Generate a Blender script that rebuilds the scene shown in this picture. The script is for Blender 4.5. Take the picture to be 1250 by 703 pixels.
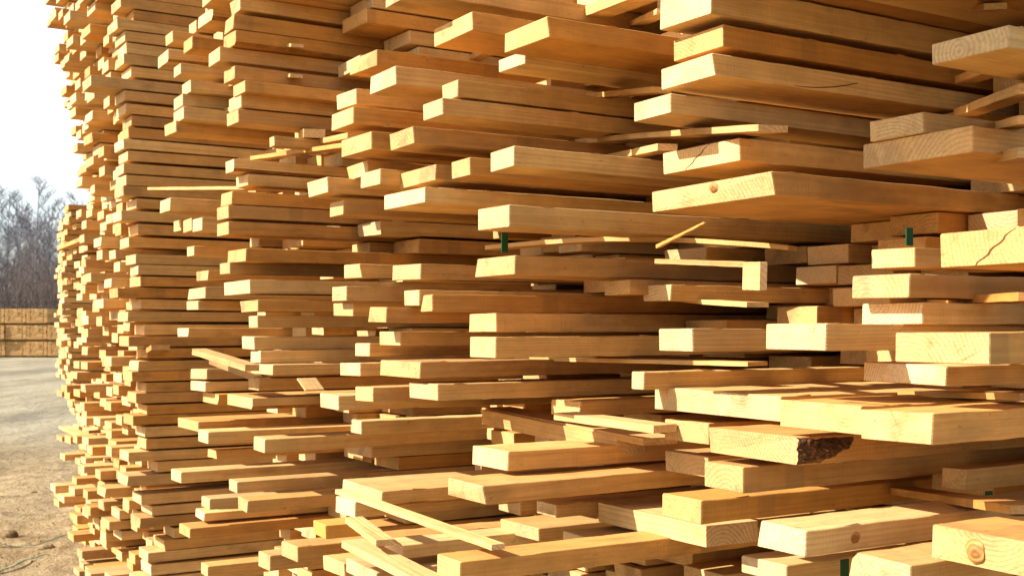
import bpy, bmesh, math, random
from mathutils import Vector, Matrix, noise as mnoise
from mathutils.bvhtree import BVHTree

for _o in list(bpy.data.objects):
    bpy.data.objects.remove(_o)
scene = bpy.context.scene
R = math.radians

# ------------------------------------------------------------------ camera
FPX = 1440.0            # focal length in photograph pixels (photo 1250 wide)
EYE = 1.5               # eye height above the yard
HOR = 400.0             # horizon row in the photograph
cam_d = bpy.data.cameras.new('camera')
cam = bpy.data.objects.new('camera', cam_d)
scene.collection.objects.link(cam)
cam.location = (0, 0, EYE)
cam.rotation_euler = (R(90), 0, 0)
cam_d.sensor_width = 36
cam_d.lens = 36 * FPX / 1250
cam_d.shift_y = (HOR - 351.5) / 1250
cam_d.clip_start = .05
cam_d.clip_end = 3000
cam_d.dof.use_dof = True
cam_d.dof.focus_distance = 1.75
cam_d.dof.aperture_fstop = 18.0
scene.camera = cam

# ------------------------------------------------------------------ world, sun, exposure
SUN_AZ = (-0.965, -0.26)   # horizontal direction towards the sun
SUN_EL = 37.0
_l = math.hypot(*SUN_AZ)
sx, sy = SUN_AZ[0] / _l, SUN_AZ[1] / _l
world = bpy.data.worlds.new('World')
scene.world = world
world.use_nodes = True
wn = world.node_tree
sky = wn.nodes.new('ShaderNodeTexSky')
sky.sky_type = 'NISHITA'
sky.sun_disc = False
sky.sun_elevation = R(SUN_EL)
sky.sun_rotation = math.atan2(sx, sy)
sky.air_density = 1.0
sky.dust_density = 1.3
sky.ozone_density = 1.0
sky.altitude = 100
bg = wn.nodes['Background']
# thin high cloud veils the blue
tc = wn.nodes.new('ShaderNodeTexCoord')
mp = wn.nodes.new('ShaderNodeMapping'); mp.inputs['Scale'].default_value = (1.6, 1.6, 5.5)
cn = wn.nodes.new('ShaderNodeTexNoise'); cn.inputs['Scale'].default_value = 2.4; cn.inputs['Detail'].default_value = 7; cn.inputs['Roughness'].default_value = .55
cr = wn.nodes.new('ShaderNodeMapRange'); cr.inputs[1].default_value = .36; cr.inputs[2].default_value = .62; cr.inputs[3].default_value = -.5; cr.inputs[4].default_value = .5
cm = wn.nodes.new('ShaderNodeMixRGB'); cm.inputs[2].default_value = (10.5, 10.3, 9.9, 1)
wn.links.new(tc.outputs['Generated'], mp.inputs[0]); wn.links.new(mp.outputs[0], cn.inputs['Vector'])
wn.links.new(cn.outputs['Fac'], cr.inputs[0])
# the cloud veil thins towards the horizon
sz = wn.nodes.new('ShaderNodeSeparateXYZ'); wn.links.new(tc.outputs['Generated'], sz.inputs[0])
zr = wn.nodes.new('ShaderNodeMapRange'); zr.inputs[1].default_value = .09; zr.inputs[2].default_value = .17; zr.inputs[3].default_value = .22; zr.inputs[4].default_value = .95
mm = wn.nodes.new('ShaderNodeMath'); mm.operation = 'MULTIPLY_ADD'; mm.inputs[1].default_value = .22
wn.links.new(sz.outputs[2], zr.inputs[0]); wn.links.new(cr.outputs[0], mm.inputs[0]); wn.links.new(zr.outputs[0], mm.inputs[2])
mm.use_clamp = True
zf = wn.nodes.new('ShaderNodeMapRange'); zf.inputs[1].default_value = .27; zf.inputs[2].default_value = .36; zf.inputs[3].default_value = 1.0; zf.inputs[4].default_value = .12
m2 = wn.nodes.new('ShaderNodeMath'); m2.operation = 'MULTIPLY'
wn.links.new(sz.outputs[2], zf.inputs[0]); wn.links.new(mm.outputs[0], m2.inputs[0]); wn.links.new(zf.outputs[0], m2.inputs[1])
wn.links.new(m2.outputs[0], cm.inputs[0])
wn.links.new(sky.outputs[0], cm.inputs[1]); wn.links.new(cm.outputs[0], bg.inputs['Color'])
bg.inputs['Strength'].default_value = 0.07
sun_d = bpy.data.lights.new('sun', 'SUN')
sun_d.energy = 4.4
sun_d.angle = R(0.5)
sun_d.color = (1.0, .925, .84)
sun = bpy.data.objects.new('sun', sun_d)
scene.collection.objects.link(sun)
ce = math.cos(R(SUN_EL))
sun.rotation_euler = Vector((sx * ce, sy * ce, math.sin(R(SUN_EL)))).to_track_quat('Z', 'Y').to_euler()
sun.location = (-8, -2, 8)
vs = scene.view_settings
vs.view_transform = 'Standard'; vs.look = 'None'; vs.gamma = 1; vs.use_curve_mapping = False
vs.exposure = 1.34
scene.cycles.max_bounces = 10
scene.cycles.diffuse_bounces = 8

# ------------------------------------------------------------------ materials
def lin(h):
    h = h.lstrip('#'); c = [int(h[i:i+2], 16) / 255 for i in (0, 2, 4)]
    return tuple((x / 12.92 if x <= .04045 else ((x + .055) / 1.055) ** 2.4) for x in c) + (1,)

class NB:
    def __init__(s, name):
        s.m = bpy.data.materials.new(name); s.m.use_nodes = True
        s.t = s.m.node_tree; s.b = s.t.nodes['Principled BSDF']
        s.b.inputs['Specular IOR Level'].default_value = .2
    def n(s, ty, **k):
        o = s.t.nodes.new('ShaderNode' + ty)
        for a, v in k.items(): setattr(o, a, v)
        return o
    def link(s, a, b):
        s.t.links.new(a, b)
    def put(s, sock, v):
        if isinstance(v, bpy.types.NodeSocket): s.link(v, sock)
        else: sock.default_value = v
    def attr(s, name, out='Vector'):
        a = s.n('Attribute', attribute_name=name); return a.outputs[out]
    def math(s, op, a, b=0.0, c=0.0, clamp=False):
        o = s.n('Math', operation=op, use_clamp=clamp)
        s.put(o.inputs[0], a); s.put(o.inputs[1], b); s.put(o.inputs[2], c)
        return o.outputs[0]
    def vmul(s, v, k):
        o = s.n('VectorMath', operation='MULTIPLY'); s.put(o.inputs[0], v); o.inputs[1].default_value = k
        return o.outputs[0]
    def noise(s, v, scale=1, detail=3, rough=.5, w=None, out='Fac'):
        o = s.n('TexNoise', noise_dimensions='4D' if w is not None else '3D')
        s.put(o.inputs['Vector'], v); s.put(o.inputs['Scale'], scale); o.inputs['Detail'].default_value = detail; o.inputs['Roughness'].default_value = rough
        if w is not None: s.put(o.inputs['W'], w)
        return o.outputs[out]
    def rng(s, v, a, b, c=0., d=1., smooth=False):
        o = s.n('MapRange'); o.clamp = True
        if smooth: o.interpolation_type = 'SMOOTHSTEP'
        s.put(o.inputs[0], v)
        for i, x in zip((1, 2, 3, 4), (a, b, c, d)): s.put(o.inputs[i], x)
        return o.outputs[0]
    def mix(s, f, a, b, mode='MIX'):
        o = s.n('MixRGB', blend_type=mode); s.put(o.inputs[0], f); s.put(o.inputs[1], a); s.put(o.inputs[2], b)
        return o.outputs[0]
    def bump(s, h, strength=.3, dist=.001, prev=None):
        o = s.n('Bump'); s.put(o.inputs['Height'], h); o.inputs['Strength'].default_value = strength; o.inputs['Distance'].default_value = dist
        if prev is not None: s.link(prev, o.inputs['Normal'])
        return o.outputs[0]

def wood_material(name, end=False, tint=None):
    k = NB(name)
    gc = k.attr('gc'); rv = k.attr('rv', 'Fac')
    w = k.math('MULTIPLY', rv, 61.7)
    rv2 = k.math('FRACT', k.math('MULTIPLY', rv, 17.31)); rv3 = k.math('FRACT', k.math('MULTIPLY', rv, 43.77))
    sep = k.n('SeparateXYZ'); k.link(gc, sep.inputs[0])
    X, Y, Z = sep.outputs
    # knots: ellipsoids along the grain
    vor = k.n('TexVoronoi', voronoi_dimensions='4D'); k.link(k.vmul(gc, (1.9, 7.5, 7.5)), vor.inputs['Vector']); k.link(w, vor.inputs['W']); vor.inputs['Scale'].default_value = 1
    sc = k.n('SeparateXYZ'); k.link(vor.outputs['Color'], sc.inputs[0])
    has = k.math('GREATER_THAN', sc.outputs[0], .66)
    kr = k.rng(vor.outputs['Distance'], .05, .20, 1, 0, True)
    knot = k.math('MULTIPLY', kr, has)
    # growth rings round a pith, wandering along the length
    wob = k.noise(k.vmul(gc, (1.6, 14, 14)), 1, 2, .5, w)
    wob2 = k.noise(k.vmul(gc, (9, 60, 60)), 1, 2, .5, w)
    r = k.math('SQRT', k.math('ADD', k.math('MULTIPLY', Y, Y), k.math('MULTIPLY', Z, Z)))
    r = k.math('ADD', r, k.math('MULTIPLY', k.math('SUBTRACT', wob, .5), .022))
    r = k.math('ADD', r, k.math('MULTIPLY', k.math('SUBTRACT', wob2, .5), .0025))
    r = k.math('ADD', r, k.math('MULTIPLY', knot, .012))
    ph = k.math('MULTIPLY', r, k.math('DIVIDE', 2 * math.pi, k.rng(rv3, 0, 1, .0032, .0072)))
    ring = k.math('POWER', k.math('ADD', k.math('MULTIPLY', k.math('SINE', ph), .5), .5), 2.2)
    fibre = k.noise(k.vmul(gc, (5, 260, 260)), 1, 3, .6, w)
    broad = k.noise(k.vmul(gc, (.9, 9, 9)), 1, 2, .5, w)
    blot = k.noise(gc, 16, 3, .6, w)
    pale = lin('e9ca8b'); orange = lin('cb8f40'); grey = lin('ad9169'); late = lin('a4702e')
    if end: pale = lin('edd6a6'); orange = lin('dbac66'); late = lin('a5703a')
    base = k.mix(k.math('MULTIPLY', rv2, .95), pale, orange)
    base = k.mix(k.rng(broad, .35, .7, 0, .55), base, orange)
    base = k.mix(k.rng(rv3, .62, 1.0, 0, .5 if not end else .3), base, grey)
    base = k.mix(k.math('MULTIPLY', k.math('MULTIPLY', ring, k.rng(wob, .3, .7, .5, 1.3)), .24 if not end else .40), base, late)
    base = k.mix(k.rng(fibre, .38, .68, 0, .34), base, late)
    # weather stains: soft patches with an outline of their own
    st = k.noise(k.vmul(gc, (3.0, 8, 8)), 1, 4, .62, k.math('ADD', w, 9.))
    base = k.mix(k.rng(st, .57, .66, 0, .45), base, lin('7d6242'))
    dirt = k.noise(k.vmul(gc, (7, 40, 40)), 1, 5, .7, k.math('ADD', w, 21.))
    base = k.mix(k.math('MULTIPLY', k.rng(dirt, .52, .68), k.rng(rv2, 0, 1, .12, .45)), base, lin('8a6236'))
    speck = k.noise(k.vmul(gc, (60, 160, 160)), 1, 3, .6, w)
    base = k.mix(k.rng(speck, .64, .72, 0, .4), base, lin('6e4822'))
    # bands left by the laths that once lay across the board
    bx = k.math('FRACT', k.math('ADD', k.math('MULTIPLY', X, 1.7), rv3))
    bd = k.math('MULTIPLY', k.rng(k.math('ABSOLUTE', k.math('SUBTRACT', bx, .5)), .025, .035, 1, 0), k.math('GREATER_THAN', rv2, .72))
    if not end:
        base = k.mix(k.math('MULTIPLY', bd, .26), base, lin('6f6048'))
    base = k.mix(k.math('MULTIPLY', knot, .8 if not end else .55), base, lin('6b3d1a'))
    if end:
        ang = k.math('ARCTAN2', Z, Y)
        ck = k.noise(k.math('MULTIPLY', ang, 22), 1, 2, .5, w)
        cmb = k.n('CombineXYZ'); k.link(k.math('MULTIPLY', ang, 26), cmb.inputs[0]); k.link(k.math('MULTIPLY', r, 16), cmb.inputs[1])
        ck = k.noise(cmb.outputs[0], 1, 2, .5, w)
        base = k.mix(k.rng(ck, .66, .70, 0, .45), base, lin('7a4d22'))
        base = k.mix(k.rng(blot, .5, .72, 0, .35), base, lin('cf9350'))
    if tint: base = k.mix(.55, base, tint)
    base = k.mix(1.0, base, k.rng(blot, .3, .7, .82, 1.08), 'MULTIPLY')
    rv4 = k.math('FRACT', k.math('MULTIPLY', rv, 91.3))
    base = k.mix(1.0, base, k.rng(rv4, 0, 1, .78, 1.05), 'MULTIPLY')
    k.link(base, k.b.inputs['Base Color'])
    # saw marks and raised fibre
    if end:
        saw = k.noise(k.vmul(gc, (1, 30, 700)), 1, 2, .6, w)
        nb = k.bump(saw, .8, .0010); nb = k.bump(k.noise(gc, 900, 2, .6), .5, .0005, nb)
    else:
        saw = k.noise(k.vmul(gc, (420, 12, 12)), 1, 2, .5, w)
        nb = k.bump(saw, .8, .0011); nb = k.bump(fibre, .8, .0010, nb); nb = k.bump(k.noise(gc, 500, 3, .65), .5, .0006, nb)
        nb = k.bump(blot, .35, .004, nb)
    k.link(nb, k.b.inputs['Normal'])
    k.b.inputs['Roughness'].default_value = .72
    return k.m

M_SIDE = wood_material('sawn_wood_long_grain')
M_END = wood_material('sawn_wood_end_grain', True)
M_YEL = wood_material('yellow_wood', False, lin('dca94a'))

def simple(name, col, rough=.8, nscale=30, amount=.35, col2=None, bump=.3, bd=.01, scale3=(1, 1, 1)):
    k = NB(name); tcn = k.n('TexCoord'); v = k.vmul(tcn.outputs['Object'], scale3)
    f = k.noise(v, nscale, 5, .62)
    c = k.mix(k.rng(f, .35, .65, 0, 1), lin(col), lin(col2 or col))
    c = k.mix(k.rng(k.noise(v, nscale * 6, 3, .6), .3, .7, 0, amount), c, lin('3a2a18'))
    k.link(c, k.b.inputs['Base Color']); k.b.inputs['Roughness'].default_value = rough
    k.link(k.bump(f, bump, bd), k.b.inputs['Normal'])
    return k.m
M_BARK = simple('pine_bark', '38241a', .9, 45, .6, '7d5836', .9, .01)
M_WANE = simple('waney_edge', 'a97436', .85, 25, .4, '7d5026', .6, .004)
M_CRACK = simple('dark_split', '5e3d20', .95, 60, .2, '6d4826', .2, .001)
M_STRAP = simple('green_plastic_strap', '0a3a1c', .4, 8, .1, '0f5227', .1, .001)
M_TREE = simple('haze_paled_bark', '7d7a80', .95, 3, .2, '918e94', .3, .02)  # distance haze put into the trunk colour as a pale grey-violet
M_THICK = simple('dark_undergrowth_twigs', '6e645e', .95, 1, .2, '574d48', .1, .01)
M_TWIG = simple('haze_paled_twigs', '7c7b80', .95, 1, .15, '68666c', .1, .01)  # crown twigs also paled and cooled, haze painted into their colour
def knot_material():
    k = NB('knot_wood'); tcn = k.n('TexCoord')
    ln = k.n('VectorMath', operation='LENGTH')
    dv = k.n('VectorMath', operation='ADD'); k.link(tcn.outputs['Object'], dv.inputs[0])
    nz = k.n('TexNoise'); nz.inputs['Scale'].default_value = 90; k.link(tcn.outputs['Object'], nz.inputs['Vector'])
    k.link(k.vmul(nz.outputs['Color'], (.004, .004, .004)), dv.inputs[1]); k.link(dv.outputs[0], ln.inputs[0])
    r = ln.outputs['Value']
    s = k.math('SINE', k.math('MULTIPLY', r, 2 * math.pi / .0042))
    c = k.mix(k.rng(s, -.2, .9, 0, .6), lin('bd8a4a'), lin('7a4d24'))
    c = k.mix(k.rng(r, .004, .010, .8, 0), c, lin('80502a'))
    k.link(c, k.b.inputs['Base Color']); k.b.inputs['Roughness'].default_value = .6
    k.link(k.bump(s, .4, .001), k.b.inputs['Normal'])
    return k.m
M_KNOT = knot_material()

# ------------------------------------------------------------------ object helpers
def link(o, parent=None):
    scene.collection.objects.link(o)
    if parent is not None: o.parent = parent
    return o
def tag(o, label=None, cat=None, group=None, kind=None):
    if label: o['label'] = label
    if cat: o['category'] = cat
    if group: o['group'] = group
    if kind: o['kind'] = kind
    return o
def mesh_obj(name, verts, faces, mats, midx=None, parent=None, gc=None, rv=None, smooth=False):
    me = bpy.data.meshes.new(name)
    me.from_pydata(verts, [], faces)
    for m in mats: me.materials.append(m)
    if midx is not None: me.polygons.foreach_set('material_index', midx)
    if gc is not None:
        a = me.attributes.new('gc', 'FLOAT_VECTOR', 'POINT'); a.data.foreach_set('vector', [c for v in gc for c in v])
    if rv is not None:
        a = me.attributes.new('rv', 'FLOAT', 'POINT'); a.data.foreach_set('value', rv if isinstance(rv, list) else [rv] * len(verts))
    if smooth: me.polygons.foreach_set('use_smooth', [True] * len(faces))
    me.update()
    return link(bpy.data.objects.new(name, me), parent)

# ------------------------------------------------------------------ directions of the yard: U runs along the row of stacks, V along the boards
_n = math.hypot(.52, .854)
U = Vector((-.52 / _n, .854 / _n, 0)); V = Vector((.854 / _n, .52 / _n, 0))
def sp_from_px(xn, s):
    a = (xn - 625) / FPX
    Yd = s / (a * U.x + U.y); return Yd, Yd * (a * V.x + V.y)
def world(s, p, z): return U * s + V * p + Vector((0, 0, EYE + z))
def px_of(P):
    return 625 + FPX * P.x / P.y, HOR - FPX * (P.z - EYE) / P.y

# ---- boards read off the place: stack, x of far / near corner of the sawn end, y of top / bottom at near corner, distance s along the row, options
HB = [
 # ---------- first stack (nearest) ----------
 ('A', 850, 900,-62,-31,1.34,{}),
 ('A', 806, 868,-20, 17,1.38,{'label':'long thick board cut by the top edge of the photo, sunlit end'}),
 ('A', 822, 883, 30, 57,1.38,{'label':'board just below the topmost one of the nearest stack, pale ringed end'}),
 ('A', 806, 871, 65, 92,1.38,{'label':'board with a dark curved crack on its edge, near the top right','crack':1}),
 ('A', 774, 819,114,138,1.47,{'label':'board tucked under the one with the dark curved crack, shaded end'}),
 ('A',1137,1231, 31, 58,0.80,{'label':'board with shaded orange end jutting out highest at the right edge'}),
 ('A',1063,1126,136,162,1.00,{'label':'short shaded board end resting on the wide orange board, right side'}),
 ('A',1053,1188,153,186,0.93,{'label':'wide orange board end with a tiny sunlit left corner, upper right'}),
 ('A', 794, 944,209,238,1.22,{'label':'widest board in the photo, sunlit end with a brown knot notch','knot_end':(.45,.85)}),
 ('A', 812, 902,168,196,1.40,{'label':'shaded board with a split across its end, above the widest board','crack_end':1}),
 ('A',1063,1117,302,326,1.10,{'label':'board with rounded waney corner behind the splintered white end'}),
 ('A',1149,1300,272,318,0.72,{'label':'bright splintered board end with a slanting crack at the right edge','crack_end':1}),
 ('A',1041,1109,334,363,1.00,{'label':'board end half in sun just below the splintered one on the right'}),
 ('A',1053,1126,369,396,1.00,{'label':'grey shaded board end with a small lit corner, above two bright ends'}),
 ('A', 935,1008,395,428,1.03,{'label':'bright square board end left of the biggest bright end, mid right'}),
 ('A',1092,1209,406,445,0.807,{'label':'biggest bright board end with a small dark pith dot, mid right'}),
 ('A',1055,1154,447,472,0.95,{'label':'dull shaded board end directly under the end with the pith dot'}),
 ('A', 805, 845,401,429,1.31,{'label':'small white glowing board end at the centre right of the photo'}),
 ('A', 771, 786,454,476,1.46,{'label':'shaded grey board lying on the stepped row of three sunlit ends'}),
 ('A', 800, 952,484,515,1.22,{'label':'leftmost of three stepped sunlit board ends, very wide end face'}),
 ('A', 952,1052,496,531,0.98,{'label':'middle of three stepped sunlit board ends, right of centre'}),
 ('A',1051,1136,505,543,0.84,{'label':'nearest of three stepped sunlit board ends, white top at right edge'}),
 ('A', 812, 865,517,543,1.38,{'label':'board end with dark saw marks, left of the barky board'}),
 ('A', 865, 975,534,568,1.08,{'bark':1,'label':'board with rough dark bark left on its corner, lower right'}),
 ('A', 811, 866,557,583,1.42,{'label':'orange board end below the saw marked one, upper part shaded'}),
 ('A', 859, 908,570,602,1.17,{'label':'board with bright end directly beneath the barky board'}),
 ('A', 809, 855,611,640,1.26,{'label':'board with a ragged brown corner on its sunlit end, lower middle'}),
 ('A', 925, 984,648,680,0.97,{'knot':(.28,.5),'label':'board with a round dark knot on its long edge, bottom right'}),
 ('A',1137,1262,664,708,0.72,{'knot_end':(.55,.5),'label':'board with an eye shaped knot on its end, bottom right corner'}),
 ('A',1035,1112,690,722,0.86,{'label':'board with sunlit top at the bottom edge, under the eye knot board'}),
 ('A',1150,1176,573,599,1.05,{}),
 ('A', 905, 960,690,712,1.18,{}),
 # ---------- second stack ----------
 ('B', 470, 505,-30,-8,2.05,{}),
 ('B', 530, 577, 14, 37,1.95,{'label':'highest bright end of the second stack, left of the wide one'}),
 ('B', 616, 668, 20, 45,1.66,{'label':'wide board with deep grain lines underneath, top centre of the photo'}),
 ('B', 609, 641, 62, 78,1.80,{}),
 ('B', 428, 459, 60, 80,2.22,{}),
 ('B', 452, 482, 80,103,2.05,{}),
 ('B', 412, 434,108,127,2.28,{}),
 ('B', 405, 431,130,151,2.20,{}),
 ('B', 539, 559, 97,118,1.86,{}),
 ('B', 517, 540,119,140,1.86,{}),
 ('B', 417, 453,160,182,2.14,{}),
 ('B', 476, 505,154,175,1.98,{}),
 ('B', 598, 628,178,203,1.66,{'label':'board with two grey stain bands on its edge, upper centre','bands':.55}),
 ('B', 423, 449,196,213,2.26,{}),
 ('B', 440, 464,206,225,2.13,{}),
 ('B', 487, 531,200,220,1.98,{}),
 ('B', 551, 574,192,214,1.82,{}),
 ('B', 375, 400,216,235,2.34,{}),
 ('B', 468, 519,228,247,1.92,{}),
 ('B', 583, 622,250,277,1.62,{'label':'long board with fuzzy upper edge running past the centre of the photo'}),
 ('B', 403, 419,244,262,2.34,{}),
 ('B', 420, 439,322,339,2.22,{}),
 ('B', 479, 513,322,341,2.02,{}),
 ('B', 580, 628,311,335,1.68,{'bands':.22,'label':'board with white end and grey stain, just left of the photo centre'}),
 ('B', 405, 423,349,367,2.22,{}),
 ('B', 493, 512,354,373,2.00,{}),
 ('B', 513, 528,359,380,1.88,{}),
 ('B', 407, 431,370,386,2.24,{}),
 ('B', 449, 472,375,394,2.05,{}),
 ('B', 572, 606,382,405,1.74,{'label':'greyish board with glowing white end at eye level, left of centre'}),
 ('B', 464, 488,405,422,2.10,{}),
 ('B', 574, 605,411,437,1.68,{'label':'orange edged board directly under the greyish one at eye level'}),
 ('B', 433, 452,419,435,2.26,{}),
 ('B', 416, 439,443,459,2.20,{}),
 ('B', 465, 512,442,462,1.88,{'label':'board with broad sunlit top and nicked corner, left of centre'}),
 ('B', 500, 534,469,489,1.84,{}),
 ('B', 434, 455,473,491,2.06,{}),
 ('B', 391, 413,483,501,2.17,{}),
 ('B', 673, 707,490,509,1.74,{}),
 ('B', 738, 768,341,359,1.62,{}),
 ('B', 785, 818,347,367,1.56,{}),
 ('B', 428, 441,514,530,2.36,{}),
 ('B', 577, 620,551,575,1.64,{'label':'board with strongly curved growth rings showing on its lit end'}),
 ('B', 545, 591,593,616,1.56,{'label':'board with glaring white slanted end, below the ringed one'}),
 ('B', 418, 466,600,619,1.90,{'label':'broad board with large pale top crossed by the diagonal lath end'}),
 ('B', 411, 432,612,632,2.00,{}),
 ('B', 382, 398,641,658,2.12,{'len':.09,'yellow':1,'label':'short yellowish block of wood lying on the lower left boards'}),
 ('B', 469, 492,665,682,1.80,{}),
 ('B', 533, 562,686,712,1.44,{'label':'long board with blazing sunlit top along the bottom centre'}),
 ('B', 611, 658,645,661,1.72,{'label':'grey shaded board under the glaring white one, bottom centre'}),
 ('B', 655, 679,616,632,1.66,{}),
 ('B', 688, 724,658,670,1.56,{}),
 ('B', 420, 462,698,716,1.78,{}),
 ('B', 395, 420,687,705,1.98,{}),
 ('B', 344, 363,667,686,2.20,{}),
 ('B', 316, 329,678,697,2.34,{}),
 # ---------- third stack ----------
 ('C', 281,293,-5, 12,2.72,{}),
 ('C', 274,286, 17, 35,2.72,{}),
 ('C', 274,287, 36, 54,2.72,{}),
 ('C', 224,235, 44, 59,3.10,{}),
 ('C', 192,206, 60, 75,3.24,{}),
 ('C', 254,269, 57, 74,2.75,{}),
 ('C', 212,221, 77, 90,3.16,{}),
 ('C', 274,286, 80, 96,2.72,{}),
 ('C', 222,233, 97,112,3.05,{}),
 ('C', 285,299, 98,112,2.66,{}),
 ('C', 280,294,114,131,2.70,{}),
 ('C', 277,291,133,149,2.70,{}),
 ('C', 212,223,114,129,3.08,{}),
 ('C', 212,224,130,145,3.05,{}),
 ('C', 202,214,147,161,3.10,{}),
 ('C', 329,335,166,178,2.62,{}),
 ('C', 275,286,194,209,2.72,{}),
 ('C', 289,302,212,226,2.72,{}),
 ('C', 270,283,233,249,2.70,{}),
 ('C', 265,279,250,266,2.70,{}),
 ('C', 265,279,270,286,2.70,{}),
 ('C', 195,208,241,257,3.22,{}),
 ('C', 212,221,268,281,3.30,{}),
 ('C', 224,234,266,281,3.14,{}),
 ('C', 235,247,265,281,2.98,{}),
 ('C', 228,237,300,312,3.18,{}),
 ('C', 277,301,303,319,2.62,{}),
 ('C', 268,281,320,334,2.72,{}),
 ('C', 240,253,330,342,3.00,{}),
 ('C', 275,304,341,358,2.60,{}),
 ('C', 230,250,350,364,2.95,{}),
 ('C', 292,316,366,380,2.58,{}),
 ('C', 228,242,367,378,3.00,{}),
 ('C', 303,315,385,400,2.62,{}),
 ('C', 217,229,400,411,3.14,{}),
 ('C', 296,310,411,427,2.62,{}),
 ('C', 306,318,428,443,2.60,{}),
 ('C', 307,332,445,458,2.52,{}),
 ('C', 233,252,450,463,2.92,{}),
 ('C', 233,251,466,478,2.92,{}),
 ('C', 303,316,462,477,2.56,{}),
 ('C', 247,266,481,494,2.88,{}),
 ('C', 278,308,486,500,2.56,{}),
 ('C', 217,242,515,527,2.98,{}),
 ('C', 242,254,527,542,2.82,{}),
 ('C', 309,324,536,553,2.50,{}),
 ('C', 254,263,550,560,2.84,{}),
 ('C', 209,221,576,590,2.90,{}),
 ('C', 279,290,588,602,2.56,{}),
 ('C', 290,302,611,626,2.48,{}),
 ('C', 246,256,609,622,2.76,{}),
 ('C', 238,250,626,636,2.84,{}),
 ('C', 219,232,645,657,2.80,{}),
 ('C', 245,254,691,705,2.66,{}),
]

# ------------------------------------------------------------------ collect every board as numbers first
rnd = random.Random(11)
BOARDS = []   # dict: st, s, w, z, t, p, L, yaw, pitch, rv, o, hand
def add(st, s, w, z, t, p, L, hand=False, **o):
    b = dict(st=st, s=s, w=w, z=z, t=t, p=p, L=L, hand=hand, o=o, rv=rnd.random(),
             yaw=rnd.gauss(0, .0034), pitch=rnd.gauss(0, .0022), roll=rnd.gauss(0, .009) * (1 if hand else .4))
    BOARDS.append(b); return b

for st, xl, xn, yt, yb, s, o in HB:
    Yd, p = sp_from_px(xn, s); a = (xn - 625) / FPX; q = (xl - 625) / FPX
    w = (a - q) * Yd / (q * U.y - U.x)
    z0 = (HOR - yb) * Yd / FPX; t = (yb - yt) * Yd / FPX
    if t < .02 and yt < 0: t = .034
    add(st, s, w, z0, t, p, o.get('len', 3.0 if st != 'A' else 2.8), True, **o)
HAND = list(BOARDS)

def free_spans(st, s0, s1, zlo, zhi):
    occ = sorted((b['z'], b['z'] + b['t']) for b in HAND if b['st'] == st and min(s1, b['s'] + b['w']) - max(s0, b['s']) > .003)
    out = []; z = zlo
    for a, c in occ:
        if a > z: out.append((z, a))
        z = max(z, c)
    if z < zhi: out.append((z, zhi))
    return out

ZG = -EYE + .12
def fill(st, s0, s1, zhi, pf, L, tmid=.036, wr=(.09, .15), gap=.004, jit=.10):
    s = s0; ci = 0
    while s < s1 - .03:
        w = min(rnd.uniform(*wr), s1 - s)
        for a, c in free_spans(st, s, s + w, ZG, zhi):
            H = c - a
            if H < .017: continue
            n = max(1, int(round(H / (tmid + gap))))
            if H > .05 and H / n < .026: n -= 1
            pit = H / n
            for k in range(n):
                t = min(pit - .002, rnd.uniform(tmid - .003, tmid + .002))
                if rnd.random() < .02 and H > .3: continue
                z = a + k * pit + .001
                p = pf(s, z) + rnd.uniform(-jit, jit)
                add(st, s, w - .004, z, t, p, L, col=ci)
        s += w + rnd.choice((.002, .004, .03)); ci += 1

for _i, (_s, _z, _p) in enumerate(((.84, .565, .60), (.97, .565, .63), (1.10, .565, .61), (.86, .604, .64), (1.0, .604, .58), (1.13, .604, .66), (.84, .643, .68), (.98, .643, .66), (1.11, .643, .72))):
    HAND.append(add('A', _s, .125, _z, .036, _p, 2.8))  # unseen boards jutting far out, added to shade the upper right board ends
fill('A', .84, 1.60, 1.75, lambda s, z: 1.60 if z < .15 else (1.78 if z < .5 else 1.3), 2.5, .034)
fill('B', 1.62, 2.46, 1.75, lambda s, z: 1.54 if z < .62 else 1.5, 2.7, .033, jit=.17)
fill('C', 2.56, 3.38, 1.75, lambda s, z: 1.24 if z < .78 else 1.0, 2.8, .033)

def lerp_t(tab, y):
    if y <= tab[0][0]: return tab[0][1]
    for (a, b), (c, d) in zip(tab, tab[1:]):
        if y <= c: return b + (d - b) * (y - a) / (c - a)
    return tab[-1][1]
NEAR_X = [(0, 150), (60, 148), (100, 142), (165, 151), (230, 153), (300, 163), (380, 165), (450, 168), (520, 172), (560, 165), (640, 178), (703, 190), (800, 195)]
FAR_X = [(0, 66), (50, 66), (85, 62), (100, 62), (140, 78), (165, 92), (240, 92), (265, 98), (300, 99), (450, 97), (480, 80), (520, 84), (580, 78), (600, 72), (640, 76), (680, 92), (703, 100), (800, 104)]
def pD(s, z):
    yn = HOR - FPX * z / 3.9; yf = HOR - FPX * z / 5.7
    pn = sp_from_px(lerp_t(NEAR_X, yn), 4.0)[1]; pf = sp_from_px(lerp_t(FAR_X, yf) + 34, 6.0)[1]
    f = (s - 4.0) / 2.0
    return pn + (pf - pn) * f
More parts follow.
